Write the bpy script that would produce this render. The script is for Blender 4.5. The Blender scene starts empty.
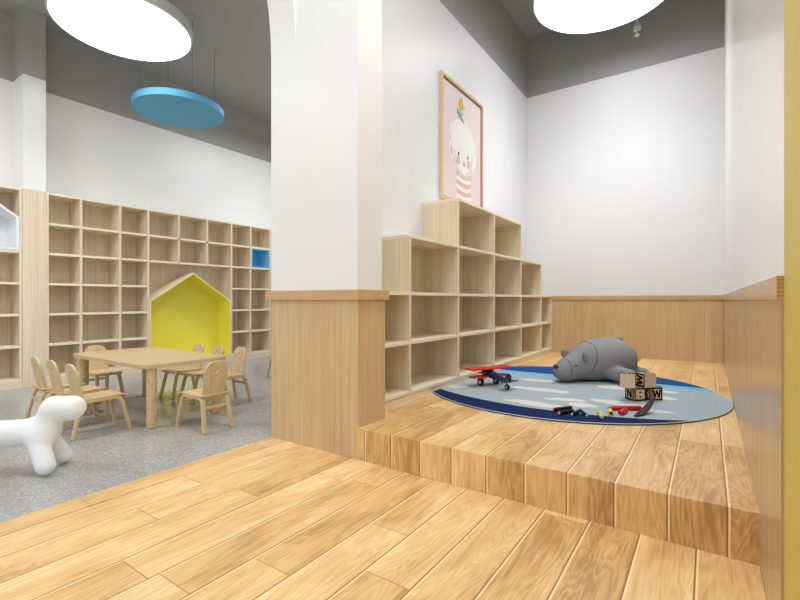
import bpy, bmesh, math, random
import numpy as np
from mathutils import Vector, Matrix
random.seed(7)
C = bpy.context.scene.collection
R = math.radians
P = 0.215            # platform height

# ------------------------------------------------------------------ materials
def new_mat(name):
    m = bpy.data.materials.new(name); m.use_nodes = True
    nt = m.node_tree; b = nt.nodes['Principled BSDF']
    return m, nt, b
def N(nt, t, **k):
    n = nt.nodes.new(t)
    for a, v in k.items(): setattr(n, a, v)
    return n
def L(nt, a, b): nt.links.new(a, b)
def math_node(nt, op, a, b=None, c=None):
    n = N(nt, 'ShaderNodeMath', operation=op)
    for i, v in enumerate((a, b, c)):
        if v is None: continue
        if isinstance(v, (int, float)): n.inputs[i].default_value = v
        else: L(nt, v, n.inputs[i])
    return n.outputs[0]
def plain(name, col, rough=.5, metal=0, spec=.5, noise=0, nscale=40, bump=0):
    m, nt, b = new_mat(name)
    b.inputs['Base Color'].default_value = (*col, 1); b.inputs['Roughness'].default_value = rough
    b.inputs['Metallic'].default_value = metal; b.inputs['Specular IOR Level'].default_value = spec
    tc = N(nt, 'ShaderNodeTexCoord')
    if noise or bump:
        t = N(nt, 'ShaderNodeTexNoise'); t.inputs['Scale'].default_value = nscale; t.inputs['Detail'].default_value = 4
        L(nt, tc.outputs['Object'], t.inputs['Vector'])
        if noise:
            mx = N(nt, 'ShaderNodeMix', data_type='RGBA')
            mx.inputs[6].default_value = (*[c*(1-noise) for c in col], 1); mx.inputs[7].default_value = (*[min(1, c*(1+noise)) for c in col], 1)
            L(nt, t.outputs['Fac'], mx.inputs[0]); L(nt, mx.outputs[2], b.inputs['Base Color'])
        if bump:
            bp = N(nt, 'ShaderNodeBump'); bp.inputs['Strength'].default_value = bump; bp.inputs['Distance'].default_value = .002
            L(nt, t.outputs['Fac'], bp.inputs['Height']); L(nt, bp.outputs[0], b.inputs['Normal'])
    return m
def wood(name, dark, light, axis='z', fine=70, rough=.45, spec=.4, coord='Object', figure=.35, streak=1.0):
    """straight fine grain running along one axis, plus slow broad figure"""
    m, nt, b = new_mat(name)
    tc = N(nt, 'ShaderNodeTexCoord'); mp = N(nt, 'ShaderNodeMapping')
    sc = {'x': (streak, fine, fine), 'y': (fine, streak, fine), 'z': (fine, fine, streak)}[axis]
    mp.inputs['Scale'].default_value = sc
    L(nt, tc.outputs[coord], mp.inputs['Vector'])
    t = N(nt, 'ShaderNodeTexNoise'); t.inputs['Scale'].default_value = 1; t.inputs['Detail'].default_value = 5; t.inputs['Roughness'].default_value = .62
    L(nt, mp.outputs[0], t.inputs['Vector'])
    mp2 = N(nt, 'ShaderNodeMapping'); mp2.inputs['Scale'].default_value = tuple(v*.13 if v > 2 else .5 for v in sc)
    L(nt, tc.outputs[coord], mp2.inputs['Vector'])
    t2 = N(nt, 'ShaderNodeTexNoise'); t2.inputs['Scale'].default_value = 1; t2.inputs['Detail'].default_value = 3; t2.inputs['Distortion'].default_value = .6
    L(nt, mp2.outputs[0], t2.inputs['Vector'])
    f = math_node(nt, 'ADD', math_node(nt, 'MULTIPLY', t.outputs['Fac'], 1-figure), math_node(nt, 'MULTIPLY', t2.outputs['Fac'], figure))
    cr = N(nt, 'ShaderNodeValToRGB'); cr.color_ramp.elements[0].position = .34; cr.color_ramp.elements[1].position = .66
    cr.color_ramp.elements[0].color = (*dark, 1); cr.color_ramp.elements[1].color = (*light, 1)
    L(nt, f, cr.inputs[0]); L(nt, cr.outputs[0], b.inputs['Base Color'])
    b.inputs['Roughness'].default_value = rough; b.inputs['Specular IOR Level'].default_value = spec
    return m

def plank_mat(name, x0, lengthseed=0.):
    """timber boards running along world Y (and down the riser), .2217 m wide, bevelled seams, cathedral grain"""
    W = .2217; LEN = 1.15
    m, nt, b = new_mat(name)
    g = N(nt, 'ShaderNodeNewGeometry'); sx = N(nt, 'ShaderNodeSeparateXYZ'); L(nt, g.outputs['Position'], sx.inputs[0])
    X, Y, Z = sx.outputs
    Lc = math_node(nt, 'SUBTRACT', Y, Z)
    u = math_node(nt, 'DIVIDE', math_node(nt, 'SUBTRACT', X, x0), W)
    iu = math_node(nt, 'FLOOR', u); fu = math_node(nt, 'FRACT', u)
    off = math_node(nt, 'FRACT', math_node(nt, 'MULTIPLY', math_node(nt, 'SINE', math_node(nt, 'MULTIPLY_ADD', iu, 12.9898, 3.1+lengthseed)), 437.585))
    v = math_node(nt, 'ADD', math_node(nt, 'DIVIDE', Lc, LEN), off)
    iv = math_node(nt, 'FLOOR', v); fv = math_node(nt, 'FRACT', v)
    cid = N(nt, 'ShaderNodeCombineXYZ'); L(nt, iu, cid.inputs[0]); L(nt, iv, cid.inputs[1]); cid.inputs[2].default_value = lengthseed
    wn = N(nt, 'ShaderNodeTexWhiteNoise', noise_dimensions='3D'); L(nt, cid.outputs[0], wn.inputs['Vector'])
    # grain coordinates, shifted per board
    gc = N(nt, 'ShaderNodeCombineXYZ')
    L(nt, X, gc.inputs[0]); L(nt, Lc, gc.inputs[1])
    add = N(nt, 'ShaderNodeVectorMath', operation='MULTIPLY_ADD')
    L(nt, wn.outputs['Color'], add.inputs[0]); add.inputs[1].default_value = (17, 23, 31); L(nt, gc.outputs[0], add.inputs[2])
    mp = N(nt, 'ShaderNodeMapping'); mp.inputs['Scale'].default_value = (3.2, .5, 1); L(nt, add.outputs[0], mp.inputs['Vector'])
    n1 = N(nt, 'ShaderNodeTexNoise'); n1.inputs['Scale'].default_value = 1.5; n1.inputs['Detail'].default_value = 3; n1.inputs['Roughness'].default_value = .5; n1.inputs['Distortion'].default_value = .8
    L(nt, mp.outputs[0], n1.inputs['Vector'])
    rings = math_node(nt, 'ADD', math_node(nt, 'MULTIPLY', math_node(nt, 'SINE', math_node(nt, 'MULTIPLY', n1.outputs['Fac'], 105)), .5), .5)
    mp3 = N(nt, 'ShaderNodeMapping'); mp3.inputs['Scale'].default_value = (120, 5, 1); L(nt, add.outputs[0], mp3.inputs['Vector'])
    n3 = N(nt, 'ShaderNodeTexNoise'); n3.inputs['Scale'].default_value = 1; n3.inputs['Detail'].default_value = 3; L(nt, mp3.outputs[0], n3.inputs['Vector'])
    mp4 = N(nt, 'ShaderNodeMapping'); mp4.inputs['Scale'].default_value = (7, 1.6, 1); L(nt, add.outputs[0], mp4.inputs['Vector'])
    n4 = N(nt, 'ShaderNodeTexNoise'); n4.inputs['Scale'].default_value = 1; n4.inputs['Detail'].default_value = 9; n4.inputs['Distortion'].default_value = .7; L(nt, mp4.outputs[0], n4.inputs['Vector'])
    f = math_node(nt, 'ADD', math_node(nt, 'MULTIPLY', rings, .09), math_node(nt, 'MULTIPLY', n3.outputs['Fac'], .27))
    f = math_node(nt, 'ADD', f, math_node(nt, 'MULTIPLY', n4.outputs['Fac'], .58))
    f = math_node(nt, 'ADD', f, math_node(nt, 'MULTIPLY', math_node(nt, 'SUBTRACT', wn.outputs['Value'], .5), .2))
    cr = N(nt, 'ShaderNodeValToRGB'); el = cr.color_ramp.elements
    el[0].position = .27; el[0].color = (.48, .25, .085, 1); el[1].position = .68; el[1].color = (.92, .69, .36, 1)
    e = el.new(.42); e.color = (.71, .435, .175, 1); e = el.new(.56); e.color = (.83, .555, .26, 1)
    L(nt, f, cr.inputs[0])
    # seams
    du = math_node(nt, 'MULTIPLY', math_node(nt, 'MINIMUM', fu, math_node(nt, 'SUBTRACT', 1, fu)), W)
    dv = math_node(nt, 'MULTIPLY', math_node(nt, 'MINIMUM', fv, math_node(nt, 'SUBTRACT', 1, fv)), LEN)
    seam_u = math_node(nt, 'LESS_THAN', du, .0036)
    seam_v = math_node(nt, 'LESS_THAN', dv, .0016)
    seam = math_node(nt, 'MAXIMUM', seam_u, seam_v)
    mx = N(nt, 'ShaderNodeMix', data_type='RGBA'); L(nt, seam, mx.inputs[0]); L(nt, cr.outputs[0], mx.inputs[6]); mx.inputs[7].default_value = (.36, .15, .035, 1)
    # bevel highlight painted as a pale strip along one side of long seams
    ch = math_node(nt, 'MULTIPLY', math_node(nt, 'LESS_THAN', math_node(nt, 'MULTIPLY', fu, W), .0108), math_node(nt, 'GREATER_THAN', math_node(nt, 'MULTIPLY', fu, W), .0028))
    mx2 = N(nt, 'ShaderNodeMix', data_type='RGBA'); L(nt, math_node(nt, 'MULTIPLY', ch, .85), mx2.inputs[0]); L(nt, mx.outputs[2], mx2.inputs[6]); mx2.inputs[7].default_value = (1, .76, .43, 1)
    L(nt, mx2.outputs[2], b.inputs['Base Color'])
    hgt = math_node(nt, 'MINIMUM', math_node(nt, 'DIVIDE', math_node(nt, 'MINIMUM', du, math_node(nt, 'MULTIPLY', dv, 2)), .007), 1)
    bp = N(nt, 'ShaderNodeBump'); bp.inputs['Strength'].default_value = .35; bp.inputs['Distance'].default_value = .003
    L(nt, hgt, bp.inputs['Height']); L(nt, bp.outputs[0], b.inputs['Normal'])
    b.inputs['Roughness'].default_value = .3; b.inputs['Specular IOR Level'].default_value = .38
    return m

def band_wall(name, zline, low=(.82, .815, .82), high=(.145, .143, .135), rough=.35):
    """painted wall: white below zline, dark grey above"""
    m, nt, b = new_mat(name)
    g = N(nt, 'ShaderNodeNewGeometry'); sx = N(nt, 'ShaderNodeSeparateXYZ'); L(nt, g.outputs['Position'], sx.inputs[0])
    mx = N(nt, 'ShaderNodeMix', data_type='RGBA'); L(nt, math_node(nt, 'GREATER_THAN', sx.outputs[2], zline), mx.inputs[0])
    mx.inputs[6].default_value = (*low, 1); mx.inputs[7].default_value = (*high, 1)
    L(nt, mx.outputs[2], b.inputs['Base Color']); b.inputs['Roughness'].default_value = rough; b.inputs['Specular IOR Level'].default_value = .3
    return m

M = {}
M['floor'] = plank_mat('floor_boards', -1.816, 0)
M['deck'] = plank_mat('deck_boards', -1.927, 5)
M['niche_wall'] = band_wall('niche_paint', 4.63, low=(.78, .79, .82), high=(.34, .34, .33))
M['far_wall'] = band_wall('far_paint', 3.933, low=(.82, .815, .80), high=(.38, .37, .345))
M['ceil_niche'] = plain('grey_ceiling', (.36, .36, .35), .6)
M['ceil_far'] = plain('grey_ceiling_warm', (.40, .39, .365), .6)
M['white'] = plain('white_paint', (.82, .815, .80), .4, spec=.3)
M['white_gloss'] = plain('white_satin_paint', (.83, .82, .80), .22, spec=.5)
M['yellow_wall'] = plain('yellow_paint', (.64, .50, .10), .5)
M['oak'] = wood('oak_panel', (.52, .355, .18), (.71, .52, .29), 'z', 70, .38, .35)
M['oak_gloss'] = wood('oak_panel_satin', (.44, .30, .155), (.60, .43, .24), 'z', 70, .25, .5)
M['oak_cap'] = wood('oak_cap', (.50, .31, .135), (.66, .44, .21), 'x', 60, .38, .35)
M['oak_cap_y'] = wood('oak_cap_y', (.50, .33, .15), (.66, .46, .24), 'y', 60, .3, .4)
M['ply_edge'] = plain('plywood_edge', (.58, .36, .13), .5, noise=.25, nscale=60)
M['ash'] = wood('pale_ash_v', (.64, .52, .365), (.85, .735, .55), 'z', 110, .5, .3)
M['ash_y'] = wood('pale_ash_h', (.66, .54, .38), (.86, .745, .56), 'y', 110, .5, .3)
M['ash_edge'] = wood('pale_ash_edge', (.80, .68, .49), (.89, .785, .60), 'y', 60, .5, .3)
M['birch'] = wood('birch_ply', (.56, .38, .19), (.73, .54, .31), 'y', 45, .4, .4)
M['birch_z'] = wood('birch_ply_v', (.56, .38, .19), (.73, .54, .31), 'z', 45, .4, .4)
M['birch_x'] = wood('birch_table', (.50, .355, .19), (.66, .50, .295), 'y', 30, .35, .4, figure=.5)
M['log'] = wood('table_leg', (.50, .33, .16), (.74, .55, .32), 'x', 30, .5, .3, streak=30)
M['yellow'] = plain('yellow_laminate', (.86, .76, .07), .5)
M['blue_box'] = plain('blue_laminate', (.22, .60, .82), .5)
M['plastic'] = plain('white_plastic', (.86, .86, .85), .25, spec=.5)
M['white_lam'] = plain('white_laminate', (.80, .81, .83), .4)
M['blue_panel'] = plain('blue_panel', (.10, .38, .60), .7)
M['lamp_rim'] = plain('lamp_rim', (.55, .54, .51), .5)
M['metal'] = plain('brushed_metal', (.45, .45, .45), .3, metal=.9)
M['steel'] = plain('pale_metal', (.62, .62, .61), .4, metal=.1)
M['cable'] = plain('cable', (.12, .12, .11), .5)
M['bear'] = plain('grey_plush', (.25, .25, .255), .85, noise=.12, nscale=260, bump=.3)
M['seam'] = plain('seam_thread', (.03, .03, .032), .9)
M['nose'] = plain('nose_black', (.035, .035, .038), .5)
M['red'] = plain('red_paint', (.75, .018, .012), .3)
M['darkred'] = plain('dark_red_paint', (.55, .012, .012), .35)
M['navy'] = plain('navy_paint', (.012, .028, .075), .35)
M['black'] = plain('black_rubber', (.006, .006, .006), .5, spec=.2)
M['hub'] = plain('hub_cream', (.75, .73, .66), .4)
M['tip'] = plain('pale_wood_tip', (.72, .55, .36), .6)
M['yel'] = plain('yellow_paint_toy', (.72, .62, .03), .4)
M['silver'] = plain('silver_end', (.62, .62, .60), .35, metal=.3)
M['dstrip'] = plain('dark_felt', (.03, .025, .02), .8)
M['block'] = wood('block_wood', (.62, .44, .29), (.78, .60, .43), 'z', 60, .5, .3)
M['ink'] = plain('black_ink', (.006, .005, .004), .8, spec=.1)
M['frame'] = wood('frame_wood', (.62, .46, .27), (.76, .60, .38), 'z', 60, .5, .3)
M['shadowgap'] = plain('frame_rebate', (.16, .07, .05), .6)
for k, c in dict(pink=(.76, .63, .65), wool=(.80, .80, .79), face=(.84, .82, .79), rose=(.80, .45, .45), stripe=(.76, .43, .45),
                 dot=(.03, .025, .02), green=(.14, .42, .30), bird=(.66, .45, .06), mint=(.55, .68, .62)).items():
    M['p_'+k] = plain('print_'+k, c, .6)
m, nt, b = new_mat('lamp_glow'); b.inputs['Base Color'].default_value = (1, 1, 1, 1)
b.inputs['Emission Color'].default_value = (.98, .99, 1, 1); b.inputs['Emission Strength'].default_value = 3.2; M['glow'] = m

def terrazzo():
    m, nt, b = new_mat('terrazzo')
    tc = N(nt, 'ShaderNodeTexCoord')
    v = N(nt, 'ShaderNodeTexVoronoi'); v.inputs['Scale'].default_value = 100; L(nt, tc.outputs['Object'], v.inputs['Vector'])
    cr = N(nt, 'ShaderNodeValToRGB'); cr.color_ramp.interpolation = 'LINEAR'; el = cr.color_ramp.elements
    el[0].position = .0; el[0].color = (.29, .285, .28, 1); el[1].position = 1; el[1].color = (.54, .53, .515, 1)
    e = el.new(.25); e.color = (.36, .355, .345, 1); e = el.new(.8); e.color = (.42, .415, .405, 1)
    sp = N(nt, 'ShaderNodeSeparateColor'); L(nt, v.outputs['Color'], sp.inputs[0]); L(nt, sp.outputs[0], cr.inputs[0])
    n = N(nt, 'ShaderNodeTexNoise'); n.inputs['Scale'].default_value = .9; n.inputs['Detail'].default_value = 2; L(nt, tc.outputs['Object'], n.inputs['Vector'])
    mx = N(nt, 'ShaderNodeMix', data_type='RGBA', blend_type='MULTIPLY'); mx.inputs[0].default_value = .5
    cr2 = N(nt, 'ShaderNodeValToRGB'); cr2.color_ramp.elements[0].color = (.8, .79, .78, 1); cr2.color_ramp.elements[0].position = .35
    cr2.color_ramp.elements[1].color = (1, 1, 1, 1); cr2.color_ramp.elements[1].position = .65
    L(nt, n.outputs['Fac'], cr2.inputs[0]); L(nt, cr.outputs[0], mx.inputs[6]); L(nt, cr2.outputs[0], mx.inputs[7])
    L(nt, mx.outputs[2], b.inputs['Base Color']); b.inputs['Roughness'].default_value = .22; b.inputs['Specular IOR Level'].default_value = .45
    return m
M['terrazzo'] = terrazzo()

# ------------------------------------------------------------------ mesh helpers
class MB:
    def __init__(s): s.bm = bmesh.new(); s.mats = []
    def mi(s, mat):
        if mat is None: return 0
        if mat not in s.mats: s.mats.append(mat)
        return s.mats.index(mat)
    def box(s, x0, x1, y0, y1, z0, z1, mat=None, bevel=0, mtx=None):
        r = bmesh.ops.create_cube(s.bm, size=1)['verts']
        for v in r:
            v.co = Vector(((x0+x1)/2+v.co.x*(x1-x0), (y0+y1)/2+v.co.y*(y1-y0), (z0+z1)/2+v.co.z*(z1-z0)))
        fs = set(f for v in r for f in v.link_faces); i = s.mi(mat)
        for f in fs: f.material_index = i
        if bevel:
            es = set(e for v in r for e in v.link_edges)
            o = bmesh.ops.bevel(s.bm, geom=list(es), offset=bevel, segments=2, affect='EDGES', profile=.5)
            r = list(set(r) & set(v for v in s.bm.verts if v.is_valid)) + o['verts']
            r = list({v for v in r if v.is_valid})
            for f in o['faces']: f.material_index = i
        if mtx is not None: bmesh.ops.transform(s.bm, matrix=mtx, verts=r)
        return s
    def prism(s, pts, a, b, plane='xz', mat=None):
        """extrude a closed 2D polygon from a to b across the plane's normal"""
        def P3(p, t):
            return {'xz': (p[0], t, p[1]), 'xy': (p[0], p[1], t), 'yz': (t, p[0], p[1])}[plane]
        A = [s.bm.verts.new(P3(p, a)) for p in pts]; B = [s.bm.verts.new(P3(p, b)) for p in pts]
        i = s.mi(mat); n = len(pts); fs = [s.bm.faces.new(A), s.bm.faces.new(B[::-1])]
        for k in range(n): fs.append(s.bm.faces.new((A[k], B[k], B[(k+1) % n], A[(k+1) % n])))
        for f in fs: f.material_index = i
        return s
    def tube(s, pts, r, seg=12, mat=None, cap=True, smooth=True):
        """round tube along points; r number or list"""
        pts = [Vector(p) for p in pts]; rs = r if isinstance(r, (list, tuple)) else [r]*len(pts); rings = []
        ref = None
        for k, p in enumerate(pts):
            d = (pts[min(k+1, len(pts)-1)] - pts[max(k-1, 0)]).normalized()
            if ref is None: ref = d.orthogonal().normalized()
            ref = (ref - d*ref.dot(d)).normalized(); o = d.cross(ref)
            rings.append([s.bm.verts.new(p + (ref*math.cos(2*math.pi*j/seg) + o*math.sin(2*math.pi*j/seg))*rs[k]) for j in range(seg)])
        i = s.mi(mat)
        for k in range(len(rings)-1):
            for j in range(seg):
                f = s.bm.faces.new((rings[k][j], rings[k][(j+1) % seg], rings[k+1][(j+1) % seg], rings[k+1][j])); f.smooth = smooth; f.material_index = i
        if cap:
            f = s.bm.faces.new(rings[0][::-1]); f.material_index = i
            f = s.bm.faces.new(rings[-1]); f.material_index = i
        return s
    def strip(s, path, w, t, side=(1, 0, 0), mat=None):
        """flat bar swept along a path; w across `side`, t thick"""
        pts = [Vector(p) for p in path]; sd = Vector(side).normalized(); rings = []
        for k, p in enumerate(pts):
            d = (pts[min(k+1, len(pts)-1)] - pts[max(k-1, 0)]).normalized()
            a = (sd - d*sd.dot(d)).normalized(); nn = d.cross(a)
            bev = min(w, t)*.22
            prof = [(w/2-bev, t/2), (w/2, t/2-bev), (w/2, -t/2+bev), (w/2-bev, -t/2), (-w/2+bev, -t/2), (-w/2, -t/2+bev), (-w/2, t/2-bev), (-w/2+bev, t/2)]
            rings.append([s.bm.verts.new(p + a*x + nn*y) for x, y in prof])
        i = s.mi(mat)
        for k in range(len(rings)-1):
            for j in range(8):
                f = s.bm.faces.new((rings[k][j], rings[k][(j+1) % 8], rings[k+1][(j+1) % 8], rings[k+1][j])); f.material_index = i
        s.bm.faces.new(rings[0][::-1]).material_index = i; s.bm.faces.new(rings[-1]).material_index = i
        return s
    def ball(s, c, rad, mat=None, mtx=None, u=20, v=12):
        r = bmesh.ops.create_uvsphere(s.bm, u_segments=u, v_segments=v, radius=1)['verts']
        rad = rad if isinstance(rad, (list, tuple)) else (rad,)*3
        for q in r: q.co = Vector((q.co.x*rad[0], q.co.y*rad[1], q.co.z*rad[2]))
        if mtx is not None: bmesh.ops.transform(s.bm, matrix=mtx, verts=r)
        for q in r: q.co += Vector(c)
        i = s.mi(mat)
        for f in set(f for q in r for f in q.link_faces): f.smooth = True; f.material_index = i
        return s
    def lathe(s, prof, axis_at=(0, 0, 0), seg=32, mat=None, mtx=None, smooth=False):
        """profile of (r, z) spun about z"""
        rings = []; allv = []
        for r, z in prof:
            if r < 1e-6: vs = [s.bm.verts.new((0, 0, z))]
            else: vs = [s.bm.verts.new((r*math.cos(2*math.pi*j/seg), r*math.sin(2*math.pi*j/seg), z)) for j in range(seg)]
            rings.append(vs); allv += vs
        i = s.mi(mat)
        for k in range(len(rings)-1):
            a, b = rings[k], rings[k+1]
            for j in range(seg):
                j2 = (j+1) % seg
                if len(a) == 1 and len(b) == 1: continue
                if len(a) == 1: f = s.bm.faces.new((a[0], b[j2], b[j]))
                elif len(b) == 1: f = s.bm.faces.new((a[j], a[j2], b[0]))
                else: f = s.bm.faces.new((a[j], a[j2], b[j2], b[j]))
                f.material_index = i; f.smooth = smooth
        if mtx is not None: bmesh.ops.transform(s.bm, matrix=mtx, verts=allv)
        for v in allv: v.co += Vector(axis_at)
        return s
    def build(s, name, mat=None, parent=None, fix=True):
        if fix: bmesh.ops.recalc_face_normals(s.bm, faces=s.bm.faces)
        me = bpy.data.meshes.new(name); s.bm.to_mesh(me); s.bm.free()
        for k in (s.mats if s.mats else [mat]):
            me.materials.append(k if not isinstance(k, str) else M[k])
        o = bpy.data.objects.new(name, me); C.objects.link(o)
        if parent is not None: o.parent = parent
        return o
def empty(name, loc=(0, 0, 0), rz=0):
    o = bpy.data.objects.new(name, None); C.objects.link(o); o.location = loc; o.rotation_euler = (0, 0, rz); o.empty_display_size = .1
    return o
def tag(o, label, cat, group=None, kind=None):
    o['label'] = label; o['category'] = cat
    if group: o['group'] = group
    if kind: o['kind'] = kind
    return o
def struct(o): o['kind'] = 'structure'; return o
def dup(root, loc, rz, label, group=None):
    r = root.copy(); C.objects.link(r); r.location = loc; r.rotation_euler = (0, 0, rz); r['label'] = label
    if group: r['group'] = group
    for ch in list(root.children):
        c = ch.copy(); C.objects.link(c); c.parent = r
        for g in list(ch.children):
            d = g.copy(); C.objects.link(d); d.parent = c
    return r
def sdf_mesh(name, fn, lo, hi, h, mat, parent=None):
    """smooth closed surface of a signed distance function (surface nets)"""
    ax = [np.arange(lo[i], hi[i]+h, h) for i in range(3)]
    G = np.meshgrid(*ax, indexing='ij'); V = fn(*G); S = V < 0
    nx, ny, nz = V.shape
    acc = np.zeros((nx-1, ny-1, nz-1, 3)); cnt = np.zeros((nx-1, ny-1, nz-1))
    corners = [(i, j, k) for i in (0, 1) for j in (0, 1) for k in (0, 1)]
    def sub(A, c): return A[c[0]:nx-1+c[0], c[1]:ny-1+c[1], c[2]:nz-1+c[2]]
    for a in corners:
        for d in range(3):
            if a[d]: continue
            b = list(a); b[d] = 1
            va, vb = sub(V, a), sub(V, b); cr = (va < 0) != (vb < 0)
            den = np.where(cr, va-vb, 1); t = np.where(cr, va/den, 0)
            for e in range(3):
                acc[..., e] += np.where(cr, a[e] + (t if e == d else 0), 0)
            cnt += cr
    idx = -np.ones((nx-1, ny-1, nz-1), int); act = np.argwhere(cnt > 0)
    bm = bmesh.new(); vs = []
    for n, (i, j, k) in enumerate(act):
        q = acc[i, j, k]/cnt[i, j, k]
        vs.append(bm.verts.new((lo[0]+(i+q[0])*h, lo[1]+(j+q[1])*h, lo[2]+(k+q[2])*h))); idx[i, j, k] = n
    for d in range(3):
        s0 = [slice(None)]*3; s1 = [slice(None)]*3; s0[d] = slice(0, -1); s1[d] = slice(1, None)
        E = np.argwhere(S[tuple(s0)] != S[tuple(s1)]); e1, e2 = [q for q in range(3) if q != d]
        for p in E:
            if p[e1] < 1 or p[e2] < 1: continue
            c = []
            for da, db in ((0, 0), (-1, 0), (-1, -1), (0, -1)):
                q = p.copy(); q[e1] += da; q[e2] += db
                try: c.append(idx[tuple(q)])
                except IndexError: c.append(-1)
            if min(c) < 0: continue
            try: bm.faces.new([vs[q] for q in c]).smooth = True
            except ValueError: pass
    bmesh.ops.smooth_vert(bm, verts=bm.verts, factor=.5, use_axis_x=True, use_axis_y=True, use_axis_z=True)
    bmesh.ops.recalc_face_normals(bm, faces=bm.faces)
    me = bpy.data.meshes.new(name); bm.to_mesh(me); bm.free(); me.materials.append(mat)
    o = bpy.data.objects.new(name, me); C.objects.link(o)
    if parent is not None: o.parent = parent
    return o
def sd_cap(x, y, z, a, b, ra, rb):
    a = np.array(a, float); b = np.array(b, float); ba = b-a
    t = np.clip(((x-a[0])*ba[0]+(y-a[1])*ba[1]+(z-a[2])*ba[2])/ba.dot(ba), 0, 1)
    return np.sqrt((x-a[0]-t*ba[0])**2+(y-a[1]-t*ba[1])**2+(z-a[2]-t*ba[2])**2) - (ra+(rb-ra)*t)
def sd_ell(x, y, z, c, r):
    k0 = np.sqrt(((x-c[0])/r[0])**2+((y-c[1])/r[1])**2+((z-c[2])/r[2])**2)
    k1 = np.sqrt(((x-c[0])/r[0]**2)**2+((y-c[1])/r[1]**2)**2+((z-c[2])/r[2]**2)**2)
    return k0*(k0-1)/np.maximum(k1, 1e-6)
def smin(a, b, k):
    h = np.clip(.5+.5*(b-a)/k, 0, 1)
    return b*(1-h)+a*h - k*h*(1-h)

# ------------------------------------------------------------------ setting
XR = .185; XL = -2.605; YB = 7.68; YP = 2.365
struct(MB().box(-2.88, .6, -3, 7.9, -.1, 0).build('floor', M['floor']))
struct(MB().box(-7.8, -2.88, -3, 9.3, -.1, 0).build('floor', M['terrazzo']))
struct(MB().box(-1.985, XR, YP, YB, .001, P).box(-2.6, -1.985, 2.68, YB, .001, P).build('floor_platform', M['deck']))
struct(MB().box(XL-.25, XR, YB, YB+.2, 0, 5.67).build('wall_niche_back', M['niche_wall']))
struct(MB().box(XL-.25, XL, 2.68, YB, 0, 5.67).build('wall_niche_left', M['niche_wall']))
struct(MB().box(XR, XR+.3, 1.72, YB+.2, 0, 5.67).build('wall_right', M['white_gloss']))
struct(MB().box(XR-.001, XR+.34, .95, 1.72, 0, 5.67).build('wall_yellow', M['yellow_wall']))
struct(MB().box(-2.93, XR+.34, -3, YB+.2, 5.67, 5.8).build('ceiling', M['ceil_niche']))
struct(MB().box(-7.8, -2.93, -3, 9.3, 4.78, 4.9).build('ceiling', M['ceil_far']))
struct(MB().box(-7.7, -7.43, -3, 9.3, 0, 4.78).build('wall_left', M['far_wall']))
struct(MB().box(-7.7, XL-.25, 9.0, 9.3, 0, 4.78).build('wall_far', M['far_wall']))
struct(MB().box(-7.43, -7.05, 1.911, 2.146, 2.5, 4.78).build('wall_column', M['far_wall']))
# pillar: white shaft above an oak wainscot
struct(MB().box(-2.93, -2.015, 2.395, 2.68, 1.1, 5.67).build('wall_pillar', M['white']))
struct(MB().box(-2.895, -1.985, YP, 2.68, 0, 1.1, bevel=.003).build('trim_1', M['oak']))
capb = MB().box(-2.93, -1.96, 2.335, 2.70, 1.1, 1.173, bevel=.003)
struct(capb.build('trim_2', M['oak_cap']))
# arched wall that springs from the pillar over the edge of the boarded floor
pts = [(2.395, 3.05)]
for k in range(1, 40):
    a = math.pi*k/40; pts.append((.395+2.0*math.cos(a), 3.05+2.4*math.sin(a)))
pts += [(-1.605, 3.05), (-1.605, 0), (-1.9, 0), (-1.9, 5.67), (2.395, 5.67)]
am = MB(); bmv = am.bm
# build as quads between arch and top so the polygon stays clean
top = 5.67; arc = [(.395+2.0*math.cos(math.pi*k/40), 3.05+2.4*math.sin(math.pi*k/40)) for k in range(41)]
for k in range(40):
    am.prism([arc[k], arc[k+1], (arc[k+1][0], top), (arc[k][0], top)], -2.93, -2.64, 'yz')
am.box(-2.93, -2.64, -1.9, -1.605, 0, top)
bmesh.ops.remove_doubles(am.bm, verts=am.bm.verts, dist=.0001)
struct(am.build('wall_arch', M['white']))
# oak wainscots of the niche, with caps
struct(MB().box(XL, XR-.012, YB-.02, YB, P, 1.1).build('trim_3', M['oak']))
struct(MB().box(XL, XR-.016, YB-.035, YB, 1.1, 1.168, bevel=.002).build('trim_4', M['oak_cap']))
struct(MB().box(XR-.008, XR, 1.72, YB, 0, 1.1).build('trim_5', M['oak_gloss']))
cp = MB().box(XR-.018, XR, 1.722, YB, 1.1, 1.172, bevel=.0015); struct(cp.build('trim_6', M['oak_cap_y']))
eg = MB()
eg.box(XR-.018, XR, 1.718, 1.722, 1.1, 1.172)
ego = eg.build('trim_7', M['ply_edge']); struct(ego)
sl = MB()
for k in range(1, 6): sl.box(XR-.018, XR-.002, 1.7165, 1.7185, 1.1+.012*k-.0007, 1.1+.012*k+.0007)
struct(sl.build('trim_8', M['shadowgap']))

# ------------------------------------------------------------------ bookcases
def bookcase(root, xf, depth, boards, dividers, backs, plinth, label_front='ash_edge'):
    pass
XF = -7.05; XB = -7.425; T = .03
ZR = [.114, .516, .912, 1.307, 1.70, 2.09, 2.47]      # tops of the boards' undersides line up with these
def vboard(root, y, z0, z1, name='divider', t=T, x0=XB+.012, x1=XF):
    return MB().box(x0, x1, y-t/2, y+t/2, z0, z1, bevel=.0015).build(name, M['ash'], root)
def hboard(root, y0, y1, z, name='shelf_board', t=T, x0=XB+.012, x1=XF):
    return MB().box(x0, x1, y0, y1, z, z+t, bevel=.0015).build(name, M['ash_edge'], root)
bk = empty('bookcase', (0, 0, 0))
tag(bk, 'large built-in light wood bookcase of square cubbies behind the small table, with a house-shaped nook', 'bookcase')
divs = [2.163, 2.54, 3.035, 3.432, 4.88, 5.29, 5.74, 6.2, 6.66, 7.12, 7.58]
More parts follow.
